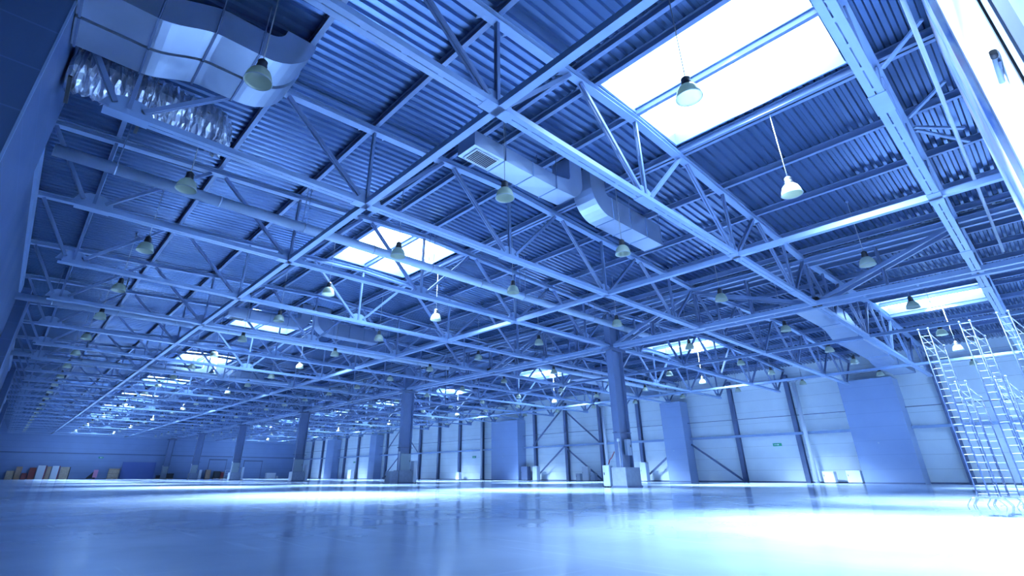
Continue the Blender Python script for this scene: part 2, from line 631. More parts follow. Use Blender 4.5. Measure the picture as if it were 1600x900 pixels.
# ------------------------------------------------------------------ columns
def column(k):
    y = 18.65 + 24 * k
    root = empty('steel_column', (XCOL, y, 0))
    mb = MB()
    for s in (-1, 1):
        mb.box(s * .55 - .03, s * .55 + .03, -.23, .23, .95, 10.4)
    mb.box(-.52, .52, -.012, .012, .95, 10.4)
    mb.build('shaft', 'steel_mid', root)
    MB().bevel_box(-.76, .76, -.5, .5, .06, 1.08, .02).build('plinth', 'concrete', root)
    MB().box(-.8, .8, -.54, .54, 0, .1).build('kerb', 'steel_dark', root)
    MB().box(-.6, .6, -.27, .27, 3.0, 3.05).box(-.85, -.6, -.05, .0, 3.0, 3.05).box(.6, .85, -.05, .0, 3.0, 3.05).build('collar', 'steel_dark', root)
    MB().box(-.9, .9, -.3, .3, 8.05, 8.2).build('bearing_plate', 'steel_dark', root)
    MB().tube([(-.62, -.1, 1.05), (-.62, -.1, 2.55)], .035, 8).tube([(-.62, -.1, 2.5), (-.62, -.1, 2.68)], .09, 8).build('conduit', 'white', root)
    tag(root, f'tall steel column on a square plinth, {ORD[k]} from the front', 'column', 'columns of the middle row', 'thing')


for k in range(6):
    column(k)


def cabinet(name, x0, x1, y0, y1, z0, z1, m, label, cat, door='x', feet=True, group=None):
    root = empty(name, ((x0 + x1) / 2, (y0 + y1) / 2, z0))
    w, d, h = (x1 - x0) / 2, (y1 - y0) / 2, z1 - z0
    f = .07 if feet else 0
    MB().bevel_box(-w, w, -d, d, f, h, min(.02, w / 3, d / 3)).build('body', m, root)
    if door == 'x':
        dr = MB().box(-w - .015, -w, -d + .05, d - .05, f + .05, h - .06).build('door_panel', m, root)
        MB().box(-w - .045, -w - .015, d - .14, d - .1, f + h * .5, f + h * .5 + .14).build('handle', 'black', dr)
    else:
        dr = MB().box(-w + .05, w - .05, -d - .015, -d, f + .05, h - .06).build('door_panel', m, root)
        MB().box(w - .14, w - .1, -d - .045, -d - .015, f + h * .5, f + h * .5 + .14).build('handle', 'black', dr)
    if feet:
        mb = MB()
        for sx in (-1, 1):
            for sy in (-1, 1):
                mb = MB().box(sx * (w - .05) - .04, sx * (w - .05) + .04, sy * (d - .05) - .04, sy * (d - .05) + .04, 0, f)
                mb.build('foot', 'black', root)
    return tag(root, label, cat, group)


c1y = 18.65
cabinet('hydrant_cabinet', 26.9, 27.3, c1y + .58, c1y + 1.05, 0, 1.2, 'pipe_paint', 'white upright cabinet standing beside the plinth of the frontmost column', 'cabinet')
cabinet('switch_panel', XCOL - .1, XCOL + .32, c1y - .35, c1y - .13, 1.75, 2.65, 'cabinet', 'pale switch panel mounted in the web of the frontmost column', 'panel', 'y', False)
o = MB().tube([(27.1, c1y + .72, 1.26), (27.1, c1y + .6, 1.5), (27.1, c1y + .45, 1.62), (27.16, c1y + .27, 1.95)], .03, 8).build('hose', 'redpaint')
tag(o, 'short red hose between white cabinet and frontmost column', 'hose')
for k in range(1, 6):
    y = 18.65 + 24 * k
    cabinet('control_panel', XCOL - .6, XCOL + .45, y - .42, y - .27, 1.1, 2.5, 'greencab',
            f'grey-green control panel mounted low on the {ORD[k]} column from the front', 'panel', 'y', False, 'control panels on the columns')
    if k < 4:
        cabinet('hydrant_cabinet', XCOL + .95, XCOL + 1.3, y - .3, y + .3, 0, 1.9, 'white',
                f'slim white cabinet standing right of the {ORD[k]} column from the front', 'cabinet', 'x', True, 'cabinets by the columns')
cabinet('floor_box', XCOL - 1.75, XCOL - .95, 42.0, 42.9, 0, 1.0, 'concrete', 'low grey box standing against the second column from the front', 'box', 'x', False)

CAS = [(56.5, 9.4, 13.6, 8.7), (57.0, 30.0, 32.6, 8.6), (57.0, 56.9, 62.8, 8.5), (57.0, 98.6, 101.0, 8.5), (57.0, 117.6, 121.4, 8.5)]
# ------------------------------------------------------------------ right wall: posts, girts, braces, casings
for k in range(23):
    y = TY[k]
    if any(ya - .3 < y < yb + .3 for _, ya, yb, _ in CAS):
        continue
    root = empty('wall_post', (XR - .25, y, 0))
    MB().ibeam((0, 0, .1), (0, 0, 10.3), .42, .46, .03, (0, 1, 0)).build('shaft', 'steel_dark', root)
    MB().box(-.28, .22, -.2, .2, 0, .1).build('base_plate', 'steel_dark', root)
    tag(root, f'dark steel wall post against the right wall, {ORD[k]} from the front', 'post', 'posts along the right wall', 'thing')
ends = [YF + .1] + [v for c in CAS for v in (c[1] - .02, c[2] + .02)] + [YB - .1]
for q in range(0, len(ends), 2):
    o = MB().box(XR - .62, XR - .49, ends[q], ends[q + 1], 4.38, 4.62).build('wall_girt', 'steel')
    tag(o, f'horizontal girt halfway up the right wall, {ORD[q // 2]} length from the front', 'girt', 'girts on the right wall', 'thing')
for q in range(0, len(ends), 2):
    o = MB().tube([(XR - .66, ends[q], 6.2), (XR - .66, ends[q + 1], 6.2)], .03, 6).build('sprinkler_pipe', 'steel_dark')
    for y in TY[:23]:
        if ends[q] < y < ends[q + 1]:
            MB().box(XR - .69, XR - .485, y - .03, y + .03, 6.14, 6.17).build('bracket', 'steel_dark', o)
    tag(o, f'thin dark pipe high on the right wall, {ORD[q // 2]} length from the front', 'pipe', 'thin pipes on the right wall')


def brace(y0, z0, y1, z1, lab):
    o = MB().bar((XR - .76, y0, z0), (XR - .76, y1, z1), .08, .2, (1, 0, 0)).build('wall_brace', 'steel_dark')
    tag(o, lab, 'brace', 'diagonal braces on the right wall')


for q, (i0, i1, i2) in enumerate(((7, 8, 9), (14, 15, 16))):
    ya, ym, yb = TY[i0], TY[i1], TY[i2]
    w = ('nearer the front', 'nearer the far end')[q]
    brace(ya, .15, ym, 4.4, f'lower front leg of the braced wall bay {w} on the right wall')
    brace(yb, .15, ym, 4.4, f'lower rear leg of the braced wall bay {w} on the right wall')
    brace(ya, 4.7, ym, 9.5, f'upper front leg of the braced wall bay {w} on the right wall')
    brace(yb, 4.7, ym, 9.5, f'upper rear leg of the braced wall bay {w} on the right wall')
brace(TY[4], .15, 29.85, 3.9, 'single diagonal brace beside the second boxed casing on the right wall')
brace(TY[6], .15, 32.8, 2.8, 'low diagonal brace behind the second boxed casing on the right wall')

for k, (xf, ya, yb, zt_) in enumerate(CAS):
    root = empty('boxed_casing', ((xf + XR) / 2, (ya + yb) / 2, 0))
    w = (XR - .02 - xf) / 2 - .0
    d = (yb - ya) / 2
    MB().box(-w, w - .03, -d, d, 0, zt_).build('cladding', 'casing', root)
    MB().box(-w - .02, -w, -d, d, 0, .1).build('plinth_strip', 'steel_dark', root)
    MB().box(-w - .05, -w, .2, .32, 3.2, 3.32).build('fitting', 'cabinet', root)
    tag(root, f'tall pale boxed casing projecting from the right wall, {ORD[k]} from the front', 'casing', 'boxed casings on the right wall')

# pipes, heaters, cabinets along the right wall
def rain_pipe(y, lab, ztop=9.3):
    root = empty('rain_pipe', (XR - .9, y, 0))
    MB().tube([(0, 0, .25), (0, 0, ztop)], .19, 12).build('pipe', 'white', root)
    MB().tube([(0, 0, ztop - .05), (0, .0, ztop), (0, -.55, ztop + .5)], .11, 10).tube([(0, 0, ztop - .05), (0, 0, ztop), (0, .55, ztop + .5)], .11, 10).build('branch', 'white', root)
    MB().lathe([(0, 0), (.19, 0), (.19, .28), (.15, .34)], 12).build('shoe', 'cabinet', root)
    tag(root, lab, 'pipe', 'rain pipes on the right wall')


rain_pipe(17.75, 'fat white rain pipe on the right wall beside two low heaters')
rain_pipe(41.6, 'white rain pipe on the right wall behind the frontmost column', 8.9)
rain_pipe(66.2, 'white rain pipe on the right wall behind the second column', 8.9)
cabinet('floor_heater', 57.1, 57.9, 16.0, 16.95, 0, 1.0, 'white', 'low white floor heater standing beside the fat rain pipe', 'heater', 'x')
cabinet('floor_heater', 57.1, 57.9, 13.9, 15.0, 0, 1.05, 'white', 'low white floor heater standing beside the frontmost boxed casing', 'heater', 'x')
cabinet('electrical_cabinet', 57.3, 58.0, 55.3, 56.6, 0, 1.9, 'steel_dark', 'dark double electrical cabinet standing beside the third boxed casing', 'cabinet', 'x')
cabinet('electrical_cabinet', 57.2, 57.9, 53.3, 54.2, 0, 1.9, 'cabinet', 'pale tall electrical cabinet standing left of the braced bay', 'cabinet', 'x')
cabinet('electrical_cabinet', 57.2, 57.8, 45.6, 46.3, 0, .9, 'cabinet', 'low pale cabinet on the left of the group in the braced bay', 'cabinet', 'x')
cabinet('electrical_cabinet', 57.2, 57.8, 44.2, 45.2, 0, 1.75, 'white', 'tall pale cabinet in the middle of the group in the braced bay', 'cabinet', 'x')
cabinet('electrical_cabinet', 57.2, 57.8, 43.2, 43.9, 0, .95, 'cabinet', 'low pale cabinet on the right of the group in the braced bay', 'cabinet', 'x')
cabinet('electrical_cabinet', 56.9, 57.6, 35.4, 36.2, 0, 2.1, 'cabinet', 'pale upright cabinet seen right behind the frontmost column', 'cabinet', 'x')
cabinet('electrical_cabinet', 57.3, 57.9, 71.2, 72.0, 0, 1.2, 'white', 'small white cabinet by a post beyond the third boxed casing', 'cabinet', 'x')
cabinet('electrical_cabinet', 57.2, 57.9, 88.0, 89.6, 0, 1.1, 'black', 'black low unit at the foot of the braced bay nearer the far end', 'cabinet', 'x')
cabinet('electrical_cabinet', 57.2, 57.9, 108.5, 110.0, 0, 1.8, 'white', 'white upright cabinet between the two rear boxed casings', 'cabinet', 'x')


def exit_sign(loc, face, lab):
    root = empty('exit_sign', loc)
    mb, ar = MB(), MB()
    if face == 'x':
        mb.box(-.05, .0, -.42, .42, -.14, .14)
        # running figure pictogram and arrow, on the face towards the hall
        ar.box(-.056, -.05, -.04, .30, -.025, .025).face_add([(-.056, -.04, .09), (-.056, -.2, 0), (-.056, -.04, -.09), (-.05, -.04, .09), (-.05, -.2, 0), (-.05, -.04, -.09)],
                                                               [(0, 1, 2), (5, 4, 3), (0, 3, 4, 1), (1, 4, 5, 2), (2, 5, 3, 0)])
    else:
        mb.box(-.42, .42, -.05, 0, -.14, .14)
        ar.box(-.04, .30, -.056, -.05, -.025, .025).face_add([(-.04, -.056, .09), (-.2, -.056, 0), (-.04, -.056, -.09), (-.04, -.05, .09), (-.2, -.05, 0), (-.04, -.05, -.09)],
                                                               [(0, 1, 2), (5, 4, 3), (0, 3, 4, 1), (1, 4, 5, 2), (2, 5, 3, 0)])
    mb.build('sign_plate', 'green', root)
    ar.build('arrow', 'signwhite', root)
    tag(root, lab, 'sign', 'exit signs')


exit_sign((XR - .01, 20.9, 3.55), 'x', 'small green exit sign on the right wall left of the fat rain pipe')
exit_sign((XR - .01, 69.0, 3.5), 'x', 'small green exit sign on the right wall between second and frontmost columns')
exit_sign((XR - .01, 110.3, 3.4), 'x', 'tiny green exit sign on the right wall towards the far end')
exit_sign((15.6, YB - .01, 4.15), 'y', 'dim green exit sign on the far end wall')

# ------------------------------------------------------------------ left wall casings
LC = [(-1.44, 11.05, 16.3, 11.0), (-1.36, 38.6, 42.2, 10.65), (-1.36, 70.5, 75.0, 10.65), (-1.36, 104.0, 108.0, 10.65)]
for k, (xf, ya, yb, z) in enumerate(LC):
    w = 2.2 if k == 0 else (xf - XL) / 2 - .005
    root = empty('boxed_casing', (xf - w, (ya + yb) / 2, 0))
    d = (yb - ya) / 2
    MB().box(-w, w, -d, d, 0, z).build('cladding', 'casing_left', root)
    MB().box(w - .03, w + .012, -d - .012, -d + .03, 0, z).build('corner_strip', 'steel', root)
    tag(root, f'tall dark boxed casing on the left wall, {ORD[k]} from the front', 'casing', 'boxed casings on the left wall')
struct(MB().box(XL, XL + .1, 16.4, 38.5, 10.25, 10.75).box(XL, XL + .1, 42.3, YB - .1, 10.25, 10.75).build('trim_3', 'steel'))

# ------------------------------------------------------------------ near end wall boxes at the right edge of the frame
def front_box(x0, x1, ydeep, z, m, lab):
    root = empty('wall_box', ((x0 + x1) / 2, (YF + ydeep) / 2, 0))
    w, d = (x1 - x0) / 2, (ydeep - YF) / 2
    MB().box(-w, w, -d + .01, d, 0, z).build('cladding', m, root)
    tag(root, lab, 'casing')
    return root


r1 = front_box(6.3, 10.05, -.7, 11.0, 'wall_front', 'bright white panelled box on the near end wall, with a small fitting')
r2 = front_box(11.8, 15.6, -.7, 11.0, 'streak', 'glossy streaked box on the near end wall behind the white panelled box')
MB().box(-3.62, -1.91, .6, .86, 0, 10.95).build('shadow_gap_infill', 'steel_dark', r2)  # dark infill added between the boxes, painting the shade of the gap
o = empty('gate_frame', (5.6, -.9, 0))
MB().box(.58, .66, -.25, .21, 0, 10.6).build('seal_strip', 'black', o)
MB().box(.22, .57, -.25, .19, 0, 10.6).build('jamb', 'white', o)
MB().box(-.5, .2, -.25, .17, 0, 10.6).build('guide_rail', 'steel_dark', o)
MB().box(-1.6, -.52, -.25, .18, 0, 10.6).build('jamb', 'white', o)
tag(o, 'dark gate guide rail between pale jambs at the right edge', 'gate frame')
o = empty('wall_camera', (7.0, -.695, 4.72))
MB().box(-.2, .12, 0, .02, -.02, .06).build('bracket', 'steel_dark', o)
MB().tube([(-.22, .03, .05), (.16, .035, -.06)], .03, 10).build('housing', 'cabinet', o)
MB().tube([(-.3, .03, .073), (-.22, .03, .05)], .034, 10).build('lens', 'black', o)
tag(o, 'small camera fitting mounted on the bright white panelled box', 'camera')

# wind bracing bars and a pipe under the roof beside the near end wall
for q, (a, b_, lab) in enumerate((((15.13, .48), (13.89, -.58), 'first'), ((18.26, .46), (17.04, -.58), 'second'), ((18.97, .46), (20.23, -.62), 'third'), ((19.2, .45), (21.3, -.62), 'fourth'))):
    o = MB().bar((a[0], a[1], 10.95), (b_[0], b_[1], 10.95), .07, .09, (0, 0, 1)).build('roof_brace', 'steel')
    tag(o, f'diagonal roof bracing bar beside the near end wall, {lab} from the gate', 'brace', 'roof bracing bars')
o = MB().tube([(6.0, -.35, 9.6), (30, -.35, 9.6)], .05, 10).build('service_pipe', 'white')
tag(o, 'pale service pipe under the roof along the near end wall', 'pipe')

# ------------------------------------------------------------------ ducts
def arc(cx, cz, r, a0, a1, n=7):
    return [(cx + r * math.cos(math.radians(a0 + (a1 - a0) * i / n)), cz + r * math.sin(math.radians(a0 + (a1 - a0) * i / n))) for i in range(n + 1)]


def seam_strips(root, xs, y0, y1, z0, z1):
    for x in xs:
        mb = MB()
        mb.box(x - .02, x + .02, y0 - .02, y1 + .02, z0 - .02, z0).box(x - .02, x + .02, y0 - .02, y0, z0, z1).box(x - .02, x + .02, y1, y1 + .02, z0, z1)
        mb.build('flange', 'steel', root)


def center_duct(dy, name_a, name_b):
    y0, y1 = 9.68 + dy, 10.52 + dy
    a = empty('supply_duct', (0, 0, 0))
    lo = [(8.1, 9.9), (9.4, 9.9), (10.7, 9.9), (11.9, 9.9)] + arc(12.6, 10.75, .85, -70, 0)[0:] + [(13.45, 11.65)]
    hi = [(8.1, 10.45), (9.4, 10.45), (10.7, 10.45), (11.9, 10.45)] + arc(12.55, 10.75, .18, -70, 0)[0:] + [(12.75, 11.65)]
    MB().ribbon_duct(lo, hi, y0, y1).build('duct_body', 'galv', a)
    seam_strips(a, (9.4, 10.7, 11.9), y0, y1, 9.9, 10.45)
    gf = MB().box(8.25, 9.2, y0 + .1, y1 - .1, 9.86, 9.9).build('grille_frame', 'white', a)
    mb = MB()
    for i in range(12):
        x = 8.32 + i * .072
        mb.box(x, x + .045, y0 + .15, y1 - .15, 9.845, 9.86)
    mb.build('grille', 'black', gf)
    for x in (9.4, 11.9):
        for y in (y0 - .03, y1 + .03):
            MB().tube([(x, y, 9.88), (x, y, zdeck(x))], .012, 5).build('hanger_rod', 'steel_dark', a)
    tag(a, name_a, 'duct', 'rectangular roof unit ducts')
    b_ = empty('return_duct', (0, 0, 0))
    lo = [(18.8, 9.8), (17.6, 9.8), (16.4, 9.8), (15.2, 9.8)] + arc(15.0, 10.95, 1.15, -100, -180)[0:] + [(13.85, 11.65)]
    hi = [(18.8, 10.75), (17.6, 10.75), (16.4, 10.75), (15.2, 10.75)] + arc(15.0, 10.95, .2, -100, -180)[0:] + [(14.8, 11.65)]
    MB().ribbon_duct(lo, hi, y0 - .1, y1 - .05).build('duct_body', 'galv', b_)
    seam_strips(b_, (15.2, 16.4, 17.6, 18.78), y0 - .1, y1 - .05, 9.8, 10.75)
    for x in (16.4, 18.7):
        for y in (y0 - .13, y1 - .02):
            MB().tube([(x, y, 9.78), (x, y, zdeck(x))], .012, 5).build('hanger_rod', 'steel_dark', b_)
    tag(b_, name_b, 'duct', 'rectangular roof unit ducts')


center_duct(0, 'galvanised duct with a bottom grille, nearest one under the roof middle', 'galvanised duct with a bright curved elbow, nearest one under the roof middle')
center_duct(24, 'galvanised duct with a bottom grille, second one under the roof middle', 'galvanised duct with curved elbow, second one under the roof middle')
center_duct(48, 'galvanised duct with a bottom grille, third one under the roof middle', 'galvanised duct with curved elbow, third one under the roof middle')

# two stacked ducts with a wave and an upturned end, high on the left
def wave_duct(y0, y1, dz, xe, lab, h=.75):
    root = empty('wave_duct', (0, 0, 0))
    lo, hi = [], []
    xs = [-1.42 + i * (xe + 1.42) / 22 for i in range(23)]
    for x in xs:
        t = min(1, max(0, (x + .1) / 1.2))
        s = t * t * (3 - 2 * t)
        z = 9.42 + dz + .36 * s
        lo.append((x, z)); hi.append((x, z + h))
    ze = lo[-1][1]
    for xx, zz in arc(xe, ze + 1.15, 1.15, -90, 0, 8)[1:]:
        lo.append((xx, zz))
    for xx, zz in arc(xe, ze + 1.15, 1.15 - h, -90, 0, 8)[1:]:
        hi.append((xx, zz))
    MB().ribbon_duct(lo, hi, y0, y1).build('duct_body', 'galv', root)
    for x in (-1.35, -.1, .95, 1.9):
        t = min(1, max(0, (x + .1) / 1.2))
        z = 9.42 + dz + .36 * t * t * (3 - 2 * t)
        MB().box(x - .025, x + .025, y0 - .03, y1 + .03, z - .03, z).box(x - .025, x + .025, y0 - .03, y0, z, z + h).build('flange', 'steel_dark', root)
        MB().tube([(x, y0 - .03, z), (x, y0 - .03, zdeck(x))], .012, 5).build('hanger_rod', 'steel_dark', root)
    tag(root, lab, 'duct', 'wavy ducts by the left wall')


wave_duct(10.32, 11.36, 0, 2.0, 'wavy galvanised duct high at the left wall, nearer of two side by side')
wave_duct(11.46, 12.42, 0, 2.05, 'wavy galvanised duct high at the left wall, farther of two side by side')

# foil wrapped flexible duct hanging behind them
root = empty('foil_duct', (0, 13.75, 9.8))
n, mseg = 70, 20
vs, fs = [], []
for i in range(n + 1):
    x = -1.36 + 3.71 * i / n
    t = max(0, (x - 1.2) / 1.15)
    cz = -.05 - .12 * max(0, min(1, (x + .5) / 1.5)) - .25 * t * t
    rz = .62 + .03 * math.sin(i * 2.1) + .05 * random.uniform(-1, 1)
    ry = .55
    if i > n - 8:
        q = (i - (n - 8)) / 8
        rz *= math.sqrt(max(.02, 1 - q * q * .98)); ry *= math.sqrt(max(.02, 1 - q * q * .98))
    for k in range(mseg):
        a = 2 * PI * k / mseg
        w = 1 + .06 * math.sin(i * 1.9) + .05 * random.uniform(-1, 1)
        vs.append((x + .03 * random.uniform(-1, 1), ry * w * math.cos(a), cz + rz * w * math.sin(a) - (.12 * max(0, -math.sin(a)) * t)))
for i in range(n):
    for k in range(mseg):
        k2 = (k + 1) % mseg
        fs.append((i * mseg + k, i * mseg + k2, (i + 1) * mseg + k2, (i + 1) * mseg + k))
fs.append(tuple(n * mseg + k for k in range(mseg)))
MB().face_add(vs, fs, False).build('foil_sleeve', 'foil', root)
MB().box(-1.3, -1.22, -.6, .6, -.75, -.7).build('strap', 'black', root)
MB().box(.2, .28, -.6, .6, -.9, -.84).build('strap', 'black', root)
for x in (-1.2, .3):
    MB().tube([(x, -.6, -.8), (x, -.6, zdeck(x) - 9.8)], .012, 5).build('hanger_rod', 'steel_dark', root)
tag(root, 'crumpled foil-wrapped duct sagging below the roof by the left wall', 'duct')

# long round ducts across the bay
def round_duct(y, x0, x1, lab, z=9.3, r=.185):
    root = empty('round_duct', ((x0 + x1) / 2, y, z))
    c = (x0 + x1) / 2
    MB().tube([(x0 - c, 0, 0), (x1 - c, 0, 0)], r, 18).build('pipe', 'pipe_paint', root)
    x = x0 + 1.5
    while x < x1:
        MB().tube([(x - c - .03, 0, 0), (x - c + .03, 0, 0)], r + .012, 18).build('joint_band', 'galv', root)
        if int(x) % 2 == 0:
            MB().tube([(x - c, -r - .01, 0), (x - c, -r - .01, zdeck(x) - z)], .014, 5).tube([(x - c, r + .01, 0), (x - c, r + .01, zdeck(x) - z)], .014, 5).build('hanger_rod', 'steel_dark', root)
        x += 3.0
    tag(root, lab, 'duct', 'round ducts crossing the bay')


round_duct(17.5, -1.35, 30.5, 'long round duct crossing from left wall to the frontmost column')
round_duct(35.4, -1.8, 27.0, 'long round duct crossing the bay, second from the front')
round_duct(53.4, -1.8, 27.0, 'long round duct crossing the bay, third from the front')
round_duct(29.4, 30.5, 57.5, 'round duct crossing the right bay behind the frontmost column')

# stepped duct in the right bay
root = empty('stepped_duct', (0, 0, 0))
y0, y1 = 7.6, 9.1
lo = [(33.0, 9.55), (37.5, 9.55), (38.3, 9.5), (39.0, 9.25), (39.6, 9.02), (40.4, 8.95), (47.5, 8.95), (48.3, 8.9), (49.0, 8.7), (50.0, 8.62), (56.3, 8.75)]
hi = [(a, c + .85) for a, c in lo]
MB().ribbon_duct(lo, hi, y0, y1).build('duct_body', 'galv', root)
for i in (1, 4, 5, 6, 9, 10):
    x, z = lo[i]
    MB().box(x - .025, x + .025, y0 - .03, y1 + .03, z - .03, z).box(x - .025, x + .025, y0 - .03, y0, z, z + .85).build('flange', 'steel', root)
    MB().tube([(x, y0 - .03, z), (x, y0 - .03, zdeck(x))], .014, 5).tube([(x, y1 + .03, z), (x, y1 + .03, zdeck(x))], .014, 5).build('hanger_rod', 'steel_dark', root)
tag(root, 'big stepped galvanised duct in the right bay ending above the boxed casing', 'duct')
root = empty('stepped_duct', (0, 24, 0))
MB().ribbon_duct([(a + 8, c) for a, c in lo[:7]], [(a + 8, c) for a, c in hi[:7]], y0, y1).build('duct_body', 'galv', root)
for i in (1, 5):
    x, z = lo[i][0] + 8, lo[i][1]
    MB().tube([(x, y0 - .03, z), (x, y0 - .03, zdeck(x))], .014, 5).tube([(x, y1 + .03, z), (x, y1 + .03, zdeck(x))], .014, 5).build('hanger_rod', 'steel_dark', root)
tag(root, 'stepped galvanised duct in the right bay above the second boxed casing', 'duct')

# ------------------------------------------------------------------ pendant lamps
ROWX = [1.85, 9.2, 15.45, 23.7, 32.0, 39.9, 45.8, 53.2]
ROWN = ['beside the left wall', 'second from the left wall', 'third from the left wall', 'just left of the columns',
        'just right of the columns', 'third from the right wall', 'second from the right wall', 'beside the right wall']
shade_prof = [(.02, .36), (.09, .355), (.15, .33), (.215, .26), (.255, .16), (.278, .06), (.292, .0), (.285, .0), (.27, .06), (.247, .16), (.205, .25), (.14, .32), (.02, .345)]
hous_prof = [(.0, .33), (.10, .335), (.115, .37), (.115, .44), (.095, .5), (.105, .52), (.105, .56), (.06, .61), (.02, .63), (0, .63)]
shade_me = MB().lathe(shade_prof, 22).mesh('lamp_shade', 'acrylic')
rim_me = MB().tube([(.29 * math.cos(2 * PI * i / 22), .29 * math.sin(2 * PI * i / 22), 0) for i in range(23)], .008, 5, False).mesh('rim', 'cabinet')
hous_me = MB().lathe(hous_prof, 16).mesh('housing', 'black')
ZL = 8.36
for r, x in enumerate(ROWX):
    L = zdeck(x) - ZL - .6
    cord_me = MB().tube([(0, 0, .6), (0, 0, .6 + L)], .014, 5).mesh('cord', 'cord')
    canopy_me = MB().lathe([(0, .6 + L), (.05, .6 + L), (.05, .54 + L), (0, .54 + L)], 8).mesh('ceiling_hook', 'steel_dark')
    far = MB().lathe([(a, c) for a, c in shade_prof[:7]], 12)
    far_me = far.mesh('lamp_shade', 'acrylic')
    farh_me = MB().lathe(hous_prof, 8).tube([(0, 0, .6), (0, 0, .6 + L)], .014, 4).mesh('housing', 'black')
    k = 0
    for i in range(23):
        y = 3.52 + 6 * i
        if not seen(x, y, ZL + .2):
            continue
        root = empty('pendant_lamp', (x, y, ZL))
        if y < 62:
            shd = link('lamp_shade', shade_me, root)
            link('housing', hous_me, root)
            link('cord', cord_me, root)
            if y < 34:
                link('rim', rim_me, shd)
                link('ceiling_hook', canopy_me, root)
        else:
            link('lamp_shade', far_me, root)
            link('housing', farh_me, root)
        tag(root, f'bell pendant lamp, {ORD[k]} from the front in the row {ROWN[r]}', 'lamp', 'bell pendant lamps')
        k += 1

# ------------------------------------------------------------------ ladder stands at the right
def ladder_part(name, root, y0, y1, x, z0, z1, step=.125, lean=0.):
    """two slim rails with round rungs, in a plane facing the camera"""
    mb = MB()
    for y in (y0, y1):
        mb.tube([(x, y, z0), (x + lean, y, z1)], .011, 6)
    lad = mb.build(name, 'railpaint', root)
    z = z0 + .06
    me = MB().tube([(0, y0, 0), (0, y1, 0)], .0052, 6).mesh('rung', 'white')
    while z < z1 - .02:
        t = (z - z0) / (z1 - z0)
        link('rung', me, lad, (x + lean * t, 0, z))
        z += step
    for y in (y0, y1):
        MB().lathe([(0, z1 + .03), (.014, z1 + .025), (.018, z1 + .012), (.014, z1), (0, z1 - .005)], 8, (x + lean, y)).build('end_cap', 'white', lad)


def stand(x, yc, h1, h2, lab, w=.15):
    """front ladder, shorter rear ladder, sloping top braces, tubular splayed feet"""
    root = empty('ladder_stand', (x, yc, 0))
    ladder_part('front_ladder', root, -w / 2, w / 2, 0, .28, h1)
    ladder_part('rear_ladder', root, -w / 2 - .10, w / 2 - .10, .42, .28, h2)
    for y in (-w / 2, w / 2):
        MB().tube([(0, y, h1 - .1), (.42, y - .1, h2)], .008, 6).build('top_brace', 'chrome', root)
        MB().tube([(0, y, h1 - .28), (.42, y - .1, h2 - .18)], .006, 6).build('top_brace', 'chrome', root)
    MB().box(-.06, .5, -w / 2 - .14, w / 2 + .03, .27, .30).build('base_frame', 'chrome', root)
    k = 0
    for dx in (-.05, .2, .45):
        for s in (1, -1):
            y = s * (w / 2 + .02) - (.05 if dx > 0 else 0)
            MB().tube([(dx, y, .285), (dx, y + s * .07, .27), (dx, y + s * .15, .16), (dx - .02, y + s * .15, .13), (dx - .05, y + s * .11, .012)], .0095, 7).build('leg', 'chrome', root)
    MB().tube([(-.05, -w / 2 - .1, .16), (.45, -w / 2 - .1, .16)], .008, 6).build('foot_brace', 'chrome', root)
    tag(root, lab, 'ladder stand', 'narrow ladder stands')


stand(12.6, 1.36, 3.22, 2.93, 'tall narrow metal ladder stand, leftmost of the group')
stand(12.6, .74, 3.24, 3.0, 'tall narrow metal ladder stand in the middle of the group')
stand(12.6, .20, 3.30, 3.05, 'tall narrow metal ladder stand at the right edge of the frame')
stand(13.3, 1.17, 2.27, 2.0, 'short narrow metal ladder stand between the two taller left ones')
stand(13.3, .60, 2.29, 2.03, 'short narrow metal ladder stand right of the middle tall one')

# ------------------------------------------------------------------ things along the far end wall
def slab(x0, x1, z1, m, lab, lean=.5, th=.14, edge=None, y=YB - .25, name='board'):
    """board stood up against the far wall"""
    root = empty(name, ((x0 + x1) / 2, y - lean - .2, 0))
    w = (x1 - x0) / 2
    MB().face_add([(-w, 0, 0), (w, 0, 0), (w, th, .0), (-w, th, .0), (-w, lean, z1), (w, lean, z1), (w, lean + th, z1), (-w, lean + th, z1)],
                  [(3, 2, 1, 0), (4, 5, 6, 7), (0, 1, 5, 4), (1, 2, 6, 5), (2, 3, 7, 6), (3, 0, 4, 7)]).build('sheet', m, root)
    if edge:
        MB().face_add([(s * w + d, y_ + q, z_) for s, d in ((1, 0), (1, .16)) for y_, z_, q in ((0, 0, 0), (lean, z1, 0), (lean, z1, th), (0, 0, th))],
                      [(0, 1, 2, 3), (7, 6, 5, 4), (0, 4, 5, 1), (1, 5, 6, 2), (2, 6, 7, 3), (3, 7, 4, 0)]).build('edge_strip', edge, root)
    return tag(root, lab, 'board', 'boards leaning along the far end wall')


G = 137.6
root = empty('crate_stack', (2.05, 138.6, 0))
slab(1.5, 2.6, 1.5, 'tan', 'short two-tone board, leftmost of those along the far wall', th=.3)
slab(2.75, 3.65, 2.25, 'brown', 'brown board second from the left along the far wall')
slab(3.8, 4.6, 1.1, 'darkred', 'low dark board between brown board and dark red board', th=.2)
slab(4.75, 5.75, 2.1, 'darkred', 'dark red board standing left of the first white board')
slab(5.9, 7.1, 2.5, 'white', 'white board standing between dark red and brown boards', edge='redpaint')
slab(7.35, 8.0, 2.3, 'brown', 'brown board standing between the two white boards')
slab(8.15, 9.2, 2.45, 'white', 'second white board, with a red edge, along the far wall', edge='redpaint')
slab(9.5, 10.9, 2.25, 'tan', 'tan panel with dark edge, rightmost of the leaning row', edge='black')
bpy.data.objects.remove(root)


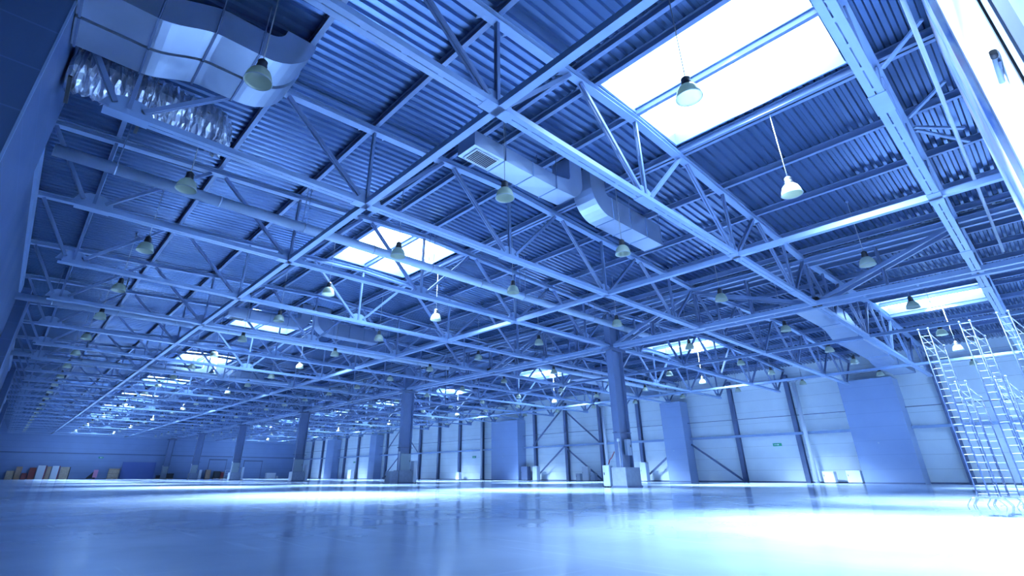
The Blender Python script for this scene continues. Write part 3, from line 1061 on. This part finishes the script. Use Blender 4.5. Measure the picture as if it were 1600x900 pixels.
def pallet_box(x0, x1, y, z, m, lab, name='crate', slats=3):
    root = empty(name, ((x0 + x1) / 2, y, 0))
    w = (x1 - x0) / 2
    bd = MB().box(-w, w, -.4, .4, .12, z).build('body', m, root)
    for i in range(slats):
        zz = .3 + (z - .45) * i / max(1, slats - 1)
        MB().box(-w - .03, w + .03, -.44, -.4, zz - .05, zz + .05).build('batten', 'brown' if m != 'black' else 'black', bd)
    for s in (-1, 0, 1):
        MB().box(s * (w - .08) - .08, s * (w - .08) + .08, -.4, .4, 0, .12).build('skid', 'brown', root)
    return tag(root, lab, 'crate', 'crates along the far end wall')


pallet_box(17.45, 19.3, 138.6, 2.0, 'tan', 'tan slatted crate standing left of the big navy board')
root = slab(19.7, 25.9, 3.35, 'navy', 'big plain navy board standing against the far wall', lean=.3)
root['group'] = 'big boards'
pallet_box(26.05, 26.74, 137.3, .75, 'black', 'small black box beside the navy board', 'black_box', 2)
pallet_box(28.1, 29.3, 137.3, 1.1, 'black', 'larger black box standing by the farthest column', 'black_box', 2)
cabinet('hydrant_cabinet', 34.6, 35.2, 138.2, 138.8, 0, 1.9, 'white', 'white upright cabinet against the far wall right of the farthest column', 'cabinet', 'y')
pallet_box(36.1, 37.1, 138.6, 1.9, 'brown', 'upright brown crate against the far wall between farther columns')
pallet_box(37.9, 39.2, 138.6, 1.6, 'black', 'dark crate against the far wall beside the brown crate', 'crate', 2)
pallet_box(39.4, 40.0, 138.6, 1.5, 'redpaint', 'small red-and-dark crate beside a white rack', 'crate', 2)
root = empty('wire_rack', (40.9, 138.6, 0))
for sx in (-.55, .55):
    for sy in (-.25, .25):
        MB().bar((sx, sy, 0), (sx, sy, 1.9), .06, .06).build('upright', 'white', root)
for z in (.3, .85, 1.4, 1.85):
    MB().box(-.58, .58, -.28, .28, z - .03, z + .03).build('shelf', 'white', root)
tag(root, 'white wire rack against the far wall beside the red crate', 'rack')
cabinet('white_bin', 49.9, 52.2, 138.0, 139.0, 0, 1.3, 'white', 'wide white bin on the floor right of the roller door', 'bin', 'y')
cabinet('white_bin', 52.5, 52.95, 138.2, 138.8, 0, .6, 'white', 'tiny white box beside the wide white bin', 'bin', 'y')
# wedge shaped machine
root = empty('floor_machine', (14.8, 138.6, 0))
MB().face_add([(-.95, y, z) if i == 0 else (x, y, z) for y in (-.35, .35) for i, (x, z) in enumerate(((-.95, .1), (.6, .1), (.6, 1.5), (.35, 1.65)))],
              [(0, 1, 2, 3), (7, 6, 5, 4), (0, 4, 5, 1), (1, 5, 6, 2), (2, 6, 7, 3), (3, 7, 4, 0)]).build('body', 'black', root)
MB().box(.1, .85, -.42, -.34, .3, 1.75).build('front_panel', 'pink', root)
for x in (-.6, .5):
    for y in (-.38, .3):
        MB().tube([(x, y, .12), (x, y + .08, .12)], .12, 12).build('wheel', 'black', root)
tag(root, 'dark wedge-shaped floor machine with a pink panel by the far wall', 'machine')
# sectional doors in the far wall
for i, (xa, xb, zz) in enumerate(((36.8, 40.5, 4.0), (44.7, 48.9, 3.85))):
    d = empty(f'door_{i + 1}', ((xa + xb) / 2, YB - .08, 0))
    w = (xb - xa) / 2
    MB().box(-w, w, -.02, .04, 0, zz).build('door_leaf', 'wall_back', d)
    MB().box(-w - .12, -w, -.06, .04, 0, zz).box(w, w + .12, -.06, .04, 0, zz).build('door_frame', 'steel_dark', d)
    MB().box(-w - .12, w + .12, -.25, .04, zz, zz + .3).build('shutter_housing', 'steel_dark', d)
    struct(d)

# small dark speck of debris on the floor
o = MB().lathe([(0, .012), (.008, .01), (.011, .004), (.008, 0), (0, 0)], 8).build('pebble', 'black', None, (1.23, 2.05, 0))
tag(o, 'tiny dark pebble lying on the open floor', 'pebble')

# ------------------------------------------------------------------ light
w = bpy.data.worlds.new('world')
sc.world = w
w.use_nodes = True
w.node_tree.nodes['Background'].inputs[0].default_value = (.10, .3, 1, 1)
w.node_tree.nodes['Background'].inputs[1].default_value = .3

# daylight falling through each skylight
for bi, (xa, xb) in enumerate(SKYX):
    for k, (ya, yb) in enumerate(SKYY):
        for tilt in (-14, 28):
            l = bpy.data.lights.new('skylight_daylight', 'AREA')
            l.shape = 'RECTANGLE'
            l.size, l.size_y = 1.9, 2.6
            l.color = (.52, .74, 1.0)
            l.energy = 3700
            l.spread = math.radians(56)
            o = bpy.data.objects.new('skylight_daylight', l)
            COL.objects.link(o)
            o.location = ((xa + xb) / 2 + (1.1 if tilt > 0 else -1.1), (ya + yb) / 2, zdeck((xa + xb) / 2) - .08)
            d = Vector((math.tan(math.radians(tilt)), math.tan(math.radians(-18)), -1))
            o.rotation_euler = d.to_track_quat('-Z', 'Y').to_euler()

sc.cycles.use_denoising = True
sc.cycles.max_bounces = 8
sc.cycles.diffuse_bounces = 3
sc.cycles.glossy_bounces = 4
sc.cycles.sample_clamp_indirect = 12
sc.view_settings.view_transform = 'Standard'
sc.view_settings.look = 'None'
sc.view_settings.gamma = 1
sc.view_settings.use_curve_mapping = False
sc.view_settings.exposure = 0
